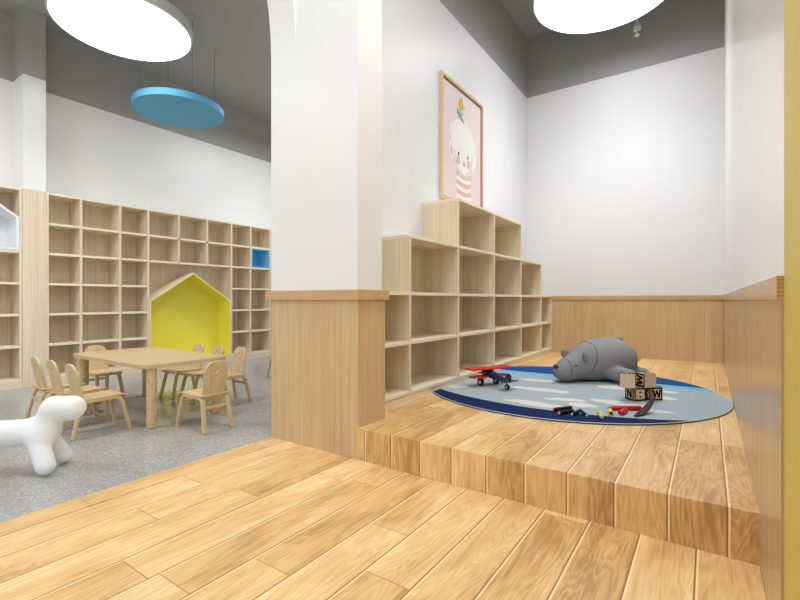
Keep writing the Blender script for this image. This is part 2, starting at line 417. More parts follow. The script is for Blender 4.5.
Y0, Y1 = 2.148, 7.595
MB().box(XB, XB+.012, Y0, Y1, .0, 2.5).build('back_panel', M['ash'], bk)
MB().box(XB+.012, XF, Y0, Y1, .001, .084).build('plinth', M['ash_y'], bk)
hboard(bk, Y0, Y1, 2.47, 'top_board'); hboard(bk, Y0, Y1, .084, 'bottom_board')
for d in divs: vboard(bk, d, .114, 2.47, 'side_panel' if d in (2.163, 7.58) else 'divider')
for d in (3.912, 4.408): vboard(bk, d, ZR[4], 2.47)
for a, b_ in zip(divs[:-1], divs[1:]):
    for r in range(1, 6):
        if a == 3.432 and r < 4: continue
        hboard(bk, a+T/2, b_-T/2, ZR[r]-T/2)
# left bookcase
lb = empty('bookcase', (0, 0, 0))
tag(lb, 'light wood bookcase at the left edge, left of the plain column panel', 'bookcase')
ld = [1.89, 1.44, .985, .5, .02]
MB().box(XB, XB+.012, .005, 1.905, 0, 2.5).build('back_panel', M['ash'], lb)
MB().box(XB+.012, XF, .005, 1.905, .001, .084).build('plinth', M['ash_y'], lb)
hboard(lb, .005, 1.905, 2.47, 'top_board'); hboard(lb, .005, 1.905, .084, 'bottom_board')
for d in ld:
    vboard(lb, d, .114, ZR[4] if d == 1.44 else 2.47, 'side_panel' if d in (1.89, .02) else 'divider')
for a, b_ in zip(ld[1:], ld[:-1]):
    for r in range(1, 6):
        if a in (1.44, .985) and r == 5: continue
        if r == 4 and a == .985: hboard(lb, .985+T/2, 1.89-T/2, ZR[4]-T/2); continue
        if r == 4 and a == 1.44: continue
        hboard(lb, a+T/2, b_-T/2, ZR[r]-T/2)
tag(MB().box(-7.425, XF+.004, 1.907, 2.146, .001, 2.5, bevel=.002).build('column_panel', M['ash']),
    'plain light wood panel boxing in the column between the two bookcases', 'panel')

def house(name, ya, yb, z0, zeave, zapex, inner, outer, x0, x1, t, label, cat, backmat=None):
    """open box with a pitched roof, its mouth towards +X"""
    root = empty(name, (0, 0, 0)); tag(root, label, cat)
    ym = (ya+yb)/2; sl_ = (zapex-zeave)/(ym-ya); n = math.sqrt(1+sl_*sl_)
    dz = t*n
    def two(nm, poly_out, poly_in, flip):
        pass
    def slab(nm, outp, inp):
        # outp, inp: two (y,z) points each - outer and inner line of one wall
        m_ = MB(); t2 = .35
        mid = [tuple(outp[i][k]*(1-t2)+inp[i][k]*t2 for k in (0, 1)) for i in (0, 1)]
        m_.prism([outp[0], outp[1], mid[1], mid[0]], x0, x1, 'yz', outer)
        m_.prism([mid[0], mid[1], inp[1], inp[0]], x0, x1-.002, 'yz', inner)
        return m_.build(nm, None, root)
    slab('side_wall', [(ya, z0), (ya, zeave)], [(ya+t, z0+t), (ya+t, zeave-t*.4)])
    slab('side_wall', [(yb, z0), (yb, zeave)], [(yb-t, z0+t), (yb-t, zeave-t*.4)])
    slab('roof_panel', [(ya, zeave), (ym, zapex)], [(ya+t, zeave-t*.4), (ym, zapex-dz)])
    slab('roof_panel', [(yb, zeave), (ym, zapex)], [(yb-t, zeave-t*.4), (ym, zapex-dz)])
    slab('base_board', [(ya, z0), (yb, z0)], [(ya+t, z0+t), (yb-t, z0+t)])
    MB().prism([(ya+.002, z0+.002), (yb-.002, z0+.002), (yb-.002, zeave-.002), (ym, zapex-.004), (ya+.002, zeave-.002)], x0-.004, x0+.004, 'yz', inner).build('back_panel', None, root)
    return root
house('house_nook', 3.449, 4.863, .116, 1.085, 1.555, M['yellow'], M['ash_edge'], XB+.02, XF+.006, .024,
      'bright yellow house-shaped reading nook set into the bookcase behind the table', 'nook')
house('house_cubby', 1.002, 1.873, 1.717, 2.13, 2.455, M['white_lam'], M['white_lam'], XB+.02, XF+.006, .028,
      'white house-shaped box set high in the left bookcase', 'box')
cb = MB(); y0_, y1_, z0_, z1_ = 5.307, 5.723, ZR[4]+.017, ZR[5]-.017
for q in ((y0_, y1_, z0_, z0_+.014), (y0_, y1_, z1_-.014, z1_), (y0_, y0_+.014, z0_+.014, z1_-.014), (y1_-.014, y1_, z0_+.014, z1_-.014)):
    cb.box(XB+.02, XF+.004, q[0], q[1], q[2], q[3])
cb.box(XB+.016, XB+.022, y0_, y1_, z0_, z1_)
tag(cb.build('cubby_box', M['blue_box']), 'blue box lining one cubby of the bookcase, right of the yellow house', 'box')

# stepped shelf in the niche
st = empty('stepped_shelf', (0, 0, 0)); tag(st, 'stepped light wood cubby shelf climbing the niche wall on the platform beside the rug', 'shelf')
SX, SB, TS = -2.165, -2.602, .029
zs = [.281, .722, 1.156, 1.666, 2.166]
cols = [2.70, 3.298, 4.23, 5.188, 6.145, 7.068, 7.655]
tops = [2, 3, 4, 4, 3, 2]      # cells stacked over each bay
MB().box(SB+.01, SX-.002, 2.70, 7.655, P+.001, zs[0]-.018).build('plinth', M['ash_y'], st)
for r in range(5):
    bays = [i for i in range(6) if tops[i] >= r]
    a, b_ = cols[bays[0]], cols[bays[-1]+1]
    MB().box(SB+.012, SX, a-TS/2, b_+TS/2 if b_ < 7.6 else 7.658, zs[r]-TS/2, zs[r]+TS/2, bevel=.0015).build('shelf_board', M['ash_edge'], st)
for i, y in enumerate(cols):
    h = max(tops[i-1] if i > 0 else 0, tops[i] if i < 6 else 0)
    for r in range(h):
        yy = min(y, 7.64)
        MB().box(SB+.012, SX, yy-TS/2, yy+TS/2, zs[r]+TS/2, zs[r+1]-TS/2, bevel=.0015).build('divider', M['ash'], st)
bp_ = MB()
for i in range(6): bp_.box(SB, SB+.012, cols[i]-TS/2, cols[i+1]+(TS/2 if i == 5 and 0 else -TS/2 if i < 5 else 0), zs[0]-.018, zs[tops[i]]+.018)
bp_.build('back_panel', M['ash'], st)

# ------------------------------------------------------------------ poster
pf = empty('framed_poster', (-2.605, 5.18, 3.05)); tag(pf, 'tall pink poster of a white sheep in a thin wooden frame above the stepped shelf', 'picture')
def rel(y, z): return (y-5.18, z-3.05)
fy0, fy1, fz0, fz1 = 4.582-5.18, 5.765-5.18, 2.30-3.05, 3.80-3.05; fw = .034
for a in ((fy0, fy0+fw, fz0, fz1), (fy1-fw, fy1, fz0, fz1), (fy0+fw, fy1-fw, fz0, fz0+fw), (fy0+fw, fy1-fw, fz1-fw, fz1)):
    MB().box(.001, .04, *a, bevel=.002).build('frame_rail', M['frame'], pf)
rb = MB()
for a in ((fy0+fw, fy0+fw+.008, fz0+fw, fz1-fw), (fy1-fw-.012, fy1-fw, fz0+fw, fz1-fw), (fy0+fw+.008, fy1-fw-.012, fz0+fw, fz0+fw+.014), (fy0+fw+.008, fy1-fw-.012, fz1-fw-.014, fz1-fw)):
    rb.box(.001, .018, *a)
rb.build('rebate', M['shadowgap'], pf)
po = MB(); po.box(.001, .012, fy0+fw, fy1-fw, fz0+fw, fz1-fw, M['p_pink'])
_lay = [0]
def layer(poly, mk):
    _lay[0] += 1; x = .0122 + .00025*_lay[0]
    vs = [po.bm.verts.new((x, *p)) for p in poly]; f = po.bm.faces.new(vs); f.material_index = po.mi(M[mk])
    if f.normal.x < 0 or True:
        f.normal_update()
        if f.normal.x < 0: f.normal_flip()
def ell(y, z, ry, rz, mk, rot=0, n=28):
    cy, cz = rel(y, z); cr_, sr_ = math.cos(rot), math.sin(rot)
    layer([(cy+ry*math.cos(a)*cr_-rz*math.sin(a)*sr_, cz+ry*math.cos(a)*sr_+rz*math.sin(a)*cr_) for a in [2*math.pi*k/n for k in range(n)]], mk)
def poly(pts_, mk): layer([rel(*p) for p in pts_], mk)
poly([(4.99, 2.345), (5.41, 2.345), (5.40, 2.66), (5.33, 2.74), (5.07, 2.74), (4.99, 2.66)], 'p_face')
for zc in (2.685, 2.575, 2.465):
    poly([(4.99, zc-.005)]+[(4.99+.42*k/10, zc-.005-.03*math.sin(math.pi*k/10)) for k in range(1, 10)]+[(5.41, zc-.005), (5.41, zc+.055)]+[(5.41-.42*k/10, zc+.055-.03*math.sin(math.pi*k/10)) for k in range(1, 10)]+[(4.99, zc+.055)], 'p_stripe')
ell(4.86, 2.95, .06, .12, 'p_face', .25); ell(4.865, 2.94, .03, .07, 'p_rose', .25)
ell(5.50, 2.93, .05, .14, 'p_face', -.35)
ell(5.18, 2.92, .225, .19, 'p_face')
poly([(5.08, 2.76), (5.20, 2.71), (5.31, 2.76), (5.36, 2.66), (5.20, 2.69), (5.06, 2.66)], 'p_mint')
for y, z, r in ((5.0, 3.09, .14), (5.16, 3.05, .15), (5.33, 3.06, .14), (4.92, 3.17, .12), (5.44, 3.13, .11), (5.05, 3.24, .14), (5.22, 3.27, .14), (5.36, 3.22, .12), (5.12, 3.33, .09), (5.24, 3.14, .2)):
    ell(y, z, r, r, 'p_wool')
ell(5.05, 2.95, .018, .022, 'p_dot'); ell(5.31, 2.96, .018, .022, 'p_dot')
ell(5.04, 2.865, .05, .055, 'p_rose'); ell(5.34, 2.88, .045, .055, 'p_rose')
ell(5.20, 2.885, .016, .011, 'p_rose')
poly([(5.165, 2.835), (5.20, 2.85), (5.235, 2.835), (5.235, 2.826), (5.20, 2.84), (5.165, 2.826)], 'p_dot')
poly([(5.195, 2.845), (5.205, 2.845), (5.205, 2.88), (5.195, 2.88)], 'p_dot')
poly([(5.0, 3.52), (5.06, 3.50), (5.11, 3.45), (5.19, 3.40), (5.21, 3.36), (5.12, 3.38), (5.05, 3.43)], 'p_green')
ell(5.11, 3.47, .05, .018, 'p_green', -.3)
ell(5.12, 3.59, .055, .07, 'p_bird'); ell(5.13, 3.65, .035, .03, 'p_bird'); ell(5.17, 3.56, .05, .025, 'p_bird', .5)
po.build('poster', None, pf, fix=False)

# ------------------------------------------------------------------ pendant discs
def pendant(name, cx, cy, z, r, t, ceil, rimmat, glow, angs, label, cat):
    root = empty(name, (cx, cy, z)); tag(root, label, cat)
    MB().lathe([(0, t), (r-.006, t), (r, t-.006), (r, .012), (r-.004, .0), (r-.02 if glow else 0, 0)] + ([(r-.02, .006), (0, .006)] if glow else []), seg=96, mat=rimmat).build('housing', None, root)
    if glow: MB().lathe([(0, -.002), (r-.021, -.002), (r-.021, .005), (0, .005)], seg=96, mat=M['glow']).build('diffuser', None, root)
    for a in angs:
        x, y = (r-.06)*math.cos(a), (r-.06)*math.sin(a); h = ceil-z
        MB().tube([(x, y, t), (x, y, h-.01)], .0028, 6, M['cable']).build('cable', None, root)
        MB().lathe([(0, h-.03), (.012, h-.03), (.022, h-.008), (.022, h-.001), (0, h-.001)], (x, y, 0), 12, M['metal']).build('cable_anchor', None, root)
    return root
pendant('round_pendant_lamp', -5.14, 2.25, 4.0, .665, .12, 4.78, M['lamp_rim'], True, [R(20), R(110), R(200), R(290)],
        'large round glowing white disc lamp hanging at the upper left', 'lamp')
pendant('round_pendant_lamp', -1.1, 6.15, 5.0, .86, .12, 5.67, M['lamp_rim'], True, [R(45), R(135), R(225), R(315)],
        'round glowing white disc lamp hanging over the platform niche', 'lamp')
pendant('round_ceiling_panel', -5.99, 3.33, 3.675, .57, .09, 4.78, M['blue_panel'], False, [R(-12), R(87), R(168), R(267)],
        'round blue disc panel hung on thin cables below the grey ceiling', 'ceiling panel')
sp = empty('sprinkler', (-.85, 7.3, 5.67)); tag(sp, 'small metal sprinkler head hanging from the grey ceiling beside the niche lamp', 'sprinkler')
MB().tube([(0, 0, -.001), (0, 0, -.55)], .014, 10, M['steel']).build('pipe', None, sp)
MB().lathe([(0, -.55), (.03, -.55), (.055, -.60), (.045, -.65), (.012, -.66), (.008, -.70), (.035, -.71), (.035, -.725), (0, -.725)], seg=16, mat=M['steel']).build('head', None, sp)

# ------------------------------------------------------------------ table
tb = empty('play_table', (-4.635, 2.255, 0)); tag(tb, 'low light wood table with rounded corners and four round legs', 'table')
def rrect(hx, hy, r, n=8, wob=0):
    out = []
    for cx, cy, a0 in ((hx-r, hy-r, 0), (-hx+r, hy-r, 90), (-hx+r, -hy+r, 180), (hx-r, -hy+r, 270)):
        for k in range(n+1):
            a = R(a0+90*k/n); out.append((cx+r*math.cos(a), cy+r*math.sin(a)))
    return out
tm = MB(); tm.prism(rrect(.76, .41, .09), .515, .55, 'xy')
bmesh.ops.bevel(tm.bm, geom=[e for e in tm.bm.edges if abs(e.verts[0].co.z-e.verts[1].co.z) < 1e-5], offset=.007, segments=2, affect='EDGES')
tm.build('tabletop', M['birch_x'], tb)
for sx in (-1, 1):
    for sy in (-1, 1):
        MB().lathe([(0, .001), (.036, .001), (.04, .006), (.041, .515), (0, .515)], (sx*.69, sy*.31, 0), 28, M['log']).build('leg', None, tb)

# ------------------------------------------------------------------ chairs
def arc_path(pts, r, n=6):
    pts = [Vector(p) for p in pts]; out = [pts[0]]
    for k in range(1, len(pts)-1):
        a, b, c = pts[k-1], pts[k], pts[k+1]; d1 = (a-b).normalized(); d2 = (c-b).normalized()
        p0, p1 = b+d1*r, b+d2*r
        for j in range(n+1):
            t = j/n; out.append(p0*(1-t)**2 + b*2*t*(1-t) + p1*t*t)
    out.append(pts[-1]); return out
def make_chair(label):
    root = empty('child_chair'); tag(root, label, 'chair')
    for s in (-1, 1):
        f = MB(); f.strip(arc_path([(s*.130, -.215, .001), (s*.110, -.155, .280), (s*.110, .14, .280), (s*.130, .20, .001)], .05), .036, .027, (1, 0, 0))
        f.build('leg_frame', M['birch_z'], root)
    # seat with a rounded waterfall front
    sm = MB(); prof = [(-.17, .297), (-.08, .2935), (0, .2935), (.08, .296), (.145, .298), (.172, .292), (.186, .28)]
    sm.strip([(0, y, z+.003) for y, z in prof], .255, .012, (1, 0, 0)); sm.build('seat', M['birch'], root)
    # backrest: a rounded plate leaning back, with a keyhole-like round hole and a slot
    cu = bpy.data.curves.new('bk', 'CURVE'); cu.dimensions = '2D'; cu.fill_mode = 'BOTH'; cu.extrude = .006; cu.bevel_depth = .0015; cu.resolution_u = 1
    w, h = .107, .33
    outl = []
    for (cx, cy, r, a0) in ((w-.03, .03-h, .03, -90), (w-.085, -.085, .085, 0), (-w+.085, -.085, .085, 90), (-w+.03, .03-h, .03, 180)):
        for k in range(9): a = R(a0+90*k/8); outl.append((cx+r*math.cos(a), cy+r*math.sin(a)))
    def spl(pts_):
        s_ = cu.splines.new('POLY'); s_.points.add(len(pts_)-1); s_.use_cyclic_u = True
        for p, q in zip(s_.points, pts_): p.co = (q[0], q[1], 0, 1)
    spl(outl)
    hole = [(.024*math.cos(a), -.082+.024*math.sin(a)) for a in [2*math.pi*k/20 for k in range(20)] if not (math.sin(a) < -.2 and math.cos(a) > .2)]
    spl(hole)
    spl([(.017*math.cos(a), -.135+.007*math.sin(a)) for a in [2*math.pi*k/14 for k in range(14)]])
    co = bpy.data.objects.new('bk', cu); C.objects.link(co)
    dg = bpy.context.evaluated_depsgraph_get(); me = bpy.data.meshes.new_from_object(co.evaluated_get(dg)); bpy.data.objects.remove(co)
    me.transform(Matrix.Translation((0, -.195, .583)) @ Matrix.Rotation(R(90+12), 4, 'X'))
    me.name = 'backrest'; me.materials.clear(); me.materials.append(M['birch_z'])
    b_ = bpy.data.objects.new('backrest', me); C.objects.link(b_); b_.parent = root
    MB().strip([(-.112, -.172, .20), (.112, -.172, .20)], .026, .014, (0, 0, 1)).build('crossbar', M['birch'], root)
    return root
spots = [((-4.225, 1.635, 0), 0, 'child chair on the near side of the table, nearest the white dog head'),
         ((-4.625, 1.635, 0), 0, 'middle child chair of the three on the near side of the table'),
         ((-5.02, 1.635, 0), 0, 'leftmost of the three child chairs on the near side of the table'),
         ((-4.235, 2.86, 0), 180, 'rightmost child chair on the far side of the table, close to the pillar side'),
         ((-4.62, 2.84, 0), 180, 'middle child chair of the three on the far side of the table'),
         ((-5.0, 2.83, 0), 180, 'leftmost child chair on the far side of the table, before the yellow nook'),
         ((-3.605, 2.225, 0), 90, 'child chair at the near end of the table, its back to the viewer'),
         ((-5.56, 2.21, 0), -90, 'child chair at the far left end of the table, facing the viewer'),
         ((-4.99, 4.30, 0), 90, 'child chair standing apart, mostly hidden behind the square pillar')]
c0 = make_chair(spots[0][2]); c0.location = spots[0][0]; c0['group'] = 'light wood child chairs around the table'
for loc, a, lb_ in spots[1:]:
    o = dup(c0, loc, R(a), lb_, 'light wood child chairs around the table')
    if 'apart' in lb_: del o['group']

# ------------------------------------------------------------------ white dog
fx, fy = .8228, .5683          # the dog faces this way
dg_ = empty('dog_stool', (-3.546, 1.051, 0), math.atan2(fy, fx)+R(12)); tag(dg_, 'glossy white plastic dog-shaped stool standing on the grey floor at the left edge', 'stool')
def dogf(x, y, z):
    d = sd_cap(x, y, z, (.03, 0, .255), (-.62, 0, .235), .082, .092)
    d = smin(d, sd_cap(x, y, z, (.01, 0, .27), (.065, 0, .385), .055, .055), .08)
    d = smin(d, sd_cap(x, y, z, (.085, 0, .402), (.18, 0, .395), .074, .080), .06)
    for s in (-1, 1):
        d = smin(d, sd_cap(x, y, z, (.0, s*.045, .22), (.08, s*.105, .06), .06, .056), .05)
        d = smin(d, sd_cap(x, y, z, (-.62, s*.045, .20), (-.70, s*.115, .06), .06, .056), .05)
    d = smin(d, sd_cap(x, y, z, (-.68, 0, .27), (-.78, 0, .36), .03, .022), .05)
    return d
sdf_mesh('dog_body', dogf, (-.86, -.22, -.02), (.44, .22, .52), .014, M['plastic'], dg_)

# ------------------------------------------------------------------ rug
def rug_mat():
    m, nt, b = new_mat('rug_print')
    g = N(nt, 'ShaderNodeTexCoord'); sx = N(nt, 'ShaderNodeSeparateXYZ'); L(nt, g.outputs['Object'], sx.inputs[0]); X, Y, _ = sx.outputs
    def dist(cx, cy):
        a = math_node(nt, 'SUBTRACT', X, cx); c = math_node(nt, 'SUBTRACT', Y, cy)
        return math_node(nt, 'SQRT', math_node(nt, 'ADD', math_node(nt, 'MULTIPLY', a, a), math_node(nt, 'MULTIPLY', c, c)))
    def mix(f, a, bb):
        x = N(nt, 'ShaderNodeMix', data_type='RGBA')
        if isinstance(f, float): x.inputs[0].default_value = f
        else: L(nt, f, x.inputs[0])
        for i, v in ((6, a), (7, bb)):
            if isinstance(v, tuple): x.inputs[i].default_value = (*v, 1)
            else: L(nt, v, x.inputs[i])
        return x.outputs[2]
    sp_ = N(nt, 'ShaderNodeTexNoise'); sp_.inputs['Scale'].default_value = 95; sp_.inputs['Detail'].default_value = 3; L(nt, g.outputs['Object'], sp_.inputs['Vector'])
    cr = N(nt, 'ShaderNodeValToRGB'); cr.color_ramp.elements[0].position = .35; cr.color_ramp.elements[0].color = (.27, .345, .385, 1); cr.color_ramp.elements[1].position = .68; cr.color_ramp.elements[1].color = (.48, .54, .565, 1)
    L(nt, sp_.outputs['Fac'], cr.inputs[0]); base = cr.outputs[0]
    wob = N(nt, 'ShaderNodeTexNoise'); wob.inputs['Scale'].default_value = 9; wob.inputs['Detail'].default_value = 3; L(nt, g.outputs['Object'], wob.inputs['Vector'])
    wv = math_node(nt, 'MULTIPLY', math_node(nt, 'SUBTRACT', wob.outputs['Fac'], .5), 2.4)
    # pale cloud shapes: (centre, half length, half width, angle)
    for cx, cy, a, w, ang in ((-1.18, 3.74, .22, .045, -4), (-1.0, 4.06, .12, .035, 10), (-.86, 3.93, .10, .05, 0), (-1.32, 4.36, .27, .045, 2), (-2.1, 4.02, .12, .03, 10),
                              (-.62, 4.16, .2, .05, -12), (-.42, 4.02, .16, .03, 5), (-.79, 4.88, .12, .05, 10), (-.30, 4.94, .06, .04, 0), (-.29, 4.62, .06, .05, 0),
                              (-1.5, 4.85, .2, .04, 6), (-1.15, 4.0, .05, .02, 0)):
        ca, sa = math.cos(R(ang)), math.sin(R(ang)); cx += 1.2; cy -= 4.66; w *= 1.7; a *= 1.15
        dx = math_node(nt, 'SUBTRACT', X, cx); dy = math_node(nt, 'SUBTRACT', Y, cy)
        u = math_node(nt, 'DIVIDE', math_node(nt, 'ADD', math_node(nt, 'MULTIPLY', dx, ca), math_node(nt, 'MULTIPLY', dy, sa)), a)
        v = math_node(nt, 'DIVIDE', math_node(nt, 'SUBTRACT', math_node(nt, 'MULTIPLY', dy, ca), math_node(nt, 'MULTIPLY', dx, sa)), w)
        q = math_node(nt, 'ADD', math_node(nt, 'MULTIPLY', u, u), math_node(nt, 'MULTIPLY', v, v))
        base = mix(math_node(nt, 'LESS_THAN', math_node(nt, 'ADD', q, wv), 1), base, (.66, .64, .63))
    # front navy crescent, back cyan-to-blue crescent
    base = mix(math_node(nt, 'GREATER_THAN', dist(.05, 1.05), 2.13), base, (.009, .022, .09))
    back = math_node(nt, 'GREATER_THAN', Y, 5.34-4.66)
    cy_ = N(nt, 'ShaderNodeMapRange'); cy_.inputs[1].default_value = .40; cy_.inputs[2].default_value = .68; L(nt, Y, cy_.inputs[0])
    base = mix(math_node(nt, 'MULTIPLY', cy_.outputs[0], .9), base, (.08, .42, .72))
    base = mix(back, base, (.012, .07, .24))
    L(nt, base, b.inputs['Base Color']); b.inputs['Roughness'].default_value = .9; b.inputs['Specular IOR Level'].default_value = .1
    bp = N(nt, 'ShaderNodeBump'); bp.inputs['Strength'].default_value = .5; bp.inputs['Distance'].default_value = .002; L(nt, sp_.outputs['Fac'], bp.inputs['Height']); L(nt, bp.outputs[0], b.inputs['Normal'])
    return m
M['rug'] = rug_mat(); M['rug_edge'] = plain('rug_binding', (.55, .6, .62), .9); M['rug_under'] = plain('rug_backing', (.02, .025, .04), .9)
rug = empty('round_rug', (-1.2, 4.66, P+.001)); tag(rug, 'round blue rug with navy crescents and pale cloud shapes on the platform', 'rug')
RR = 1.372; a_cut = math.acos((2.163-1.2)/RR)
outl = [(RR*math.cos(t), RR*math.sin(t)) for t in [-(math.pi-a_cut)+2*(math.pi-a_cut)*k/120 for k in range(121)]]
MB().prism(outl, .003, .010, 'xy').build('pile', M['rug'], rug)
MB().prism([(x*1.002, y*1.002) if k not in (0, 120) else (x, y) for k, (x, y) in enumerate(outl)], 0, .003, 'xy').build('backing', M['rug_under'], rug)
MB().tube([(x*.998, y*.998, .009) for x, y in outl], .0035, 6, M['rug_edge']).build('binding', None, rug)
RZ = P+.0115

# ------------------------------------------------------------------ bear
br = empty('plush_bear', (-1.01, 5.26, RZ), 0); tag(br, 'big dark grey plush bear lying on its belly on the rug', 'toy bear')
hl, ht = .93, .36             # heading: to the left and partly towards the viewer
br.rotation_euler = (0, 0, math.atan2(-.5683*hl-.8228*ht, -.8228*hl+.5683*ht))
def bearf(x, y, z):
    d = sd_ell(x, y, z, (-.12, 0, .225), (.38, .28, .236))
    d = smin(d, sd_cap(x, y, z, (.15, 0, .195), (.40, 0, .135), .182, .12), .11)
    d = smin(d, sd_cap(x, y, z, (.44, 0, .115), (.49, 0, .11), .09, .08), .06)
    for s in (-1, 1):
        d = smin(d, sd_cap(x, y, z, (.0, s*.20, .115), (-.06, s*.385, .085), .082, .078), .012)
        d = smin(d, sd_cap(x, y, z, (-.36, s*.14, .08), (-.50, s*.17, .065), .07, .06), .04)
    return np.maximum(d, .004-z)
sdf_mesh('body', bearf, (-.66, -.5, -.02), (.62, .5, .54), .016, M['bear'], br)
def on_bear(p, d):
    """first surface point from p outwards along d"""
    p = np.array(p, float); d = np.array(d, float); d /= np.linalg.norm(d); a, b_ = 0., .6
    for _ in range(30):
        m_ = (a+b_)/2; q = p+d*m_
        if float(bearf(*q)) < 0: a = m_
        else: b_ = m_
    return tuple(p+d*a)
def bear_seam(x0, tilt, a0, a1, zc=.16, n=26):
    return [on_bear((x0, 0, zc), (tilt*math.sin(a), math.cos(a), math.sin(a))) for a in [R(a0+(a1-a0)*k/n) for k in range(n+1)]]
MB().tube(bear_seam(.215, -.3, -15, 195), .0035, 6, M['seam']).build('neck_seam', None, br)
MB().tube(bear_seam(.45, -.12, -25, 205, .12), .003, 6, M['seam']).build('muzzle_seam', None, br)
for s in (-1, 1):
    q = on_bear((.30, 0, .17), (0, s, .72))
    MB().ball((q[0], q[1]+s*.022, q[2]+.026), (.020, .052, .052), M['bear'], Matrix.Rotation(R(-s*24), 4, 'Z') @ Matrix.Rotation(R(-s*38), 4, 'X')).build('ear', None, br)
    MB().tube([on_bear((x, 0, .14), (0, s, .55+dz)) for x, dz in ((.37, -.1), (.388, -.13), (.405, -.11))], .004, 6, M['seam']).build('eye', None, br)
MB().ball((.553, 0, .172), (.022, .036, .022), M['nose']).build('nose', None, br)
MB().ball((-.33, 0, .435), (.045, .04, .028), M['bear']).build('tail', None, br)

# ------------------------------------------------------------------ toy biplane
pl = empty('toy_biplane', (-1.80, 4.26, RZ), R(62)); tag(pl, 'small toy biplane with red wings and a navy body on the rug', 'toy plane')
# local: +y is the nose
fu = MB(); fu.tube([(0, .135, .115), (0, .12, .115), (0, .05, .115), (0, -.06, .105), (0, -.16, .09), (0, -.24, .082)], [.028, .036, .040, .036, .022, .010], 18, M['navy'])
fu.build('fuselage', None, pl)
MB().tube([(0, .02, .14), (0, .02, .160)], [.026, .022], 14, M['black']).build('cockpit', None, pl)
def wing(z, half, y0, y1, nm):
    w = MB(); w.prism([(-half, y0+.02), (-half+.02, y0), (half-.02, y0), (half, y0+.02), (half, y1-.02), (half-.02, y1), (-half+.02, y1), (-half, y1-.02)], z, z+.014, 'xy', M['red'])
    bmesh.ops.bevel(w.bm, geom=w.bm.edges[:], offset=.003, segments=2, affect='EDGES'); return w.build(nm, None, pl)
pl.scale = (1.02, 1.1, 1.03)
wing(.165, .255, -.01, .12, 'upper_wing'); wing(.085, .225, .01, .105, 'lower_wing')
for s in (-1, 1):
    MB().tube([(s*.035, .06, .13), (s*.05, .06, .181)], .006, 8, M['navy']).build('strut', None, pl)
    MB().tube([(s*.03, .06, .085), (s*.085, .06, .04)], .006, 8, M['red']).build('landing_strut', None, pl)
    wh = MB().tube([(s*.085, .06, .038), (s*.107, .06, .038)], .037, 20, M['black']).build('wheel', None, pl)
    MB().tube([(s*.083, .06, .038), (s*.110, .06, .038)], .018, 16, M['hub']).build('hub', None, wh)
tw = MB().tube([(-.008, -.20, .026), (.008, -.20, .026)], .026, 18, M['black']).build('wheel', None, pl)
MB().tube([(-.0095, -.20, .026), (.0095, -.20, .026)], .011, 14, M['hub']).build('hub', None, tw)
MB().tube([(0, -.20, .03), (0, -.19, .085)], .005, 8, M['navy']).build('tail_strut', None, pl)
MB().prism([(-.25, .085), (-.17, .085), (-.185, .14), (-.205, .155), (-.235, .155), (-.25, .14)], -.005, .005, 'yz', M['navy']).build('tail_fin', None, pl)
MB().prism([(-.09, -.25), (.09, -.25), (.08, -.185), (.02, -.17), (-.02, -.17), (-.08, -.185)], .082, .090, 'xy', M['navy']).build('tailplane', None, pl)
pr = MB(); pr.box(-.06, .06, .137, .142, .108, .122, M['red'], .002); pr.ball((0, .142, .115), .012, M['red']); pr.build('propeller', None, pl)

# ------------------------------------------------------------------ letter blocks
S = .118; cth, sth = .8228, .5683
def strokes(ch):
    if ch == 'N': return [[(-.3, -.36), (-.3, .36), (-.12, .36), (-.12, -.36)], [(.3, -.36), (.3, .36), (.12, .36), (.12, -.36)], [(-.3, .36), (-.13, .36), (.3, -.36), (.13, -.36)]]
    if ch == 'W': return [[(-.42, .34), (-.24, .34), (-.12, -.34), (-.29, -.34)], [(-.27, -.34), (-.12, -.34), (.07, .3), (-.07, .3)], [(.27, -.34), (.12, -.34), (-.07, .3), (.07, .3)], [(.42, .34), (.24, .34), (.12, -.34), (.29, -.34)]]
    if ch == ':': return [[(-.08, .09), (.08, .09), (.08, .24), (-.08, .24)], [(-.08, -.28), (.08, -.28), (.08, -.13), (-.08, -.13)]]
    if ch == 'X': return [[(-.3, .34), (-.13, .34), (.3, -.34), (.13, -.34)], [(.3, .34), (.13, .34), (-.3, -.34), (-.13, -.34)]]
def face_ink(mb, side, ch, border=True, rot=0):
    """ink on one cube side: 0 = -y, 1 = -x, 2 = +x, 3 = +y, 4 = top"""
    def P3(u, v, e):
        if rot: u, v = -v, u
        h = S/2+e
        return {0: (u*S, -h, v*S), 1: (-h, -u*S, v*S), 2: (h, u*S, v*S), 3: (-u*S, h, v*S), 4: (u*S, v*S, h)}[side]
    def quad(p, e=.0006):
        f = mb.bm.faces.new([mb.bm.verts.new(P3(u, v, e)) for u, v in p]); f.material_index = mb.mi(M['ink'])
    if border:
        for q in ([(-.475, -.475), (.475, -.475), (.475, -.36), (-.475, -.36)], [(-.475, .36), (.475, .36), (.475, .475), (-.475, .475)], [(-.475, -.36), (-.36, -.36), (-.36, .36), (-.475, .36)], [(.36, -.36), (.475, -.36), (.475, .36), (.36, .36)]): quad(q)
    if ch:
        for k, q in enumerate(strokes(ch)): quad([(u*.86, v*.86) for u, v in q], .0007+.0001*k)
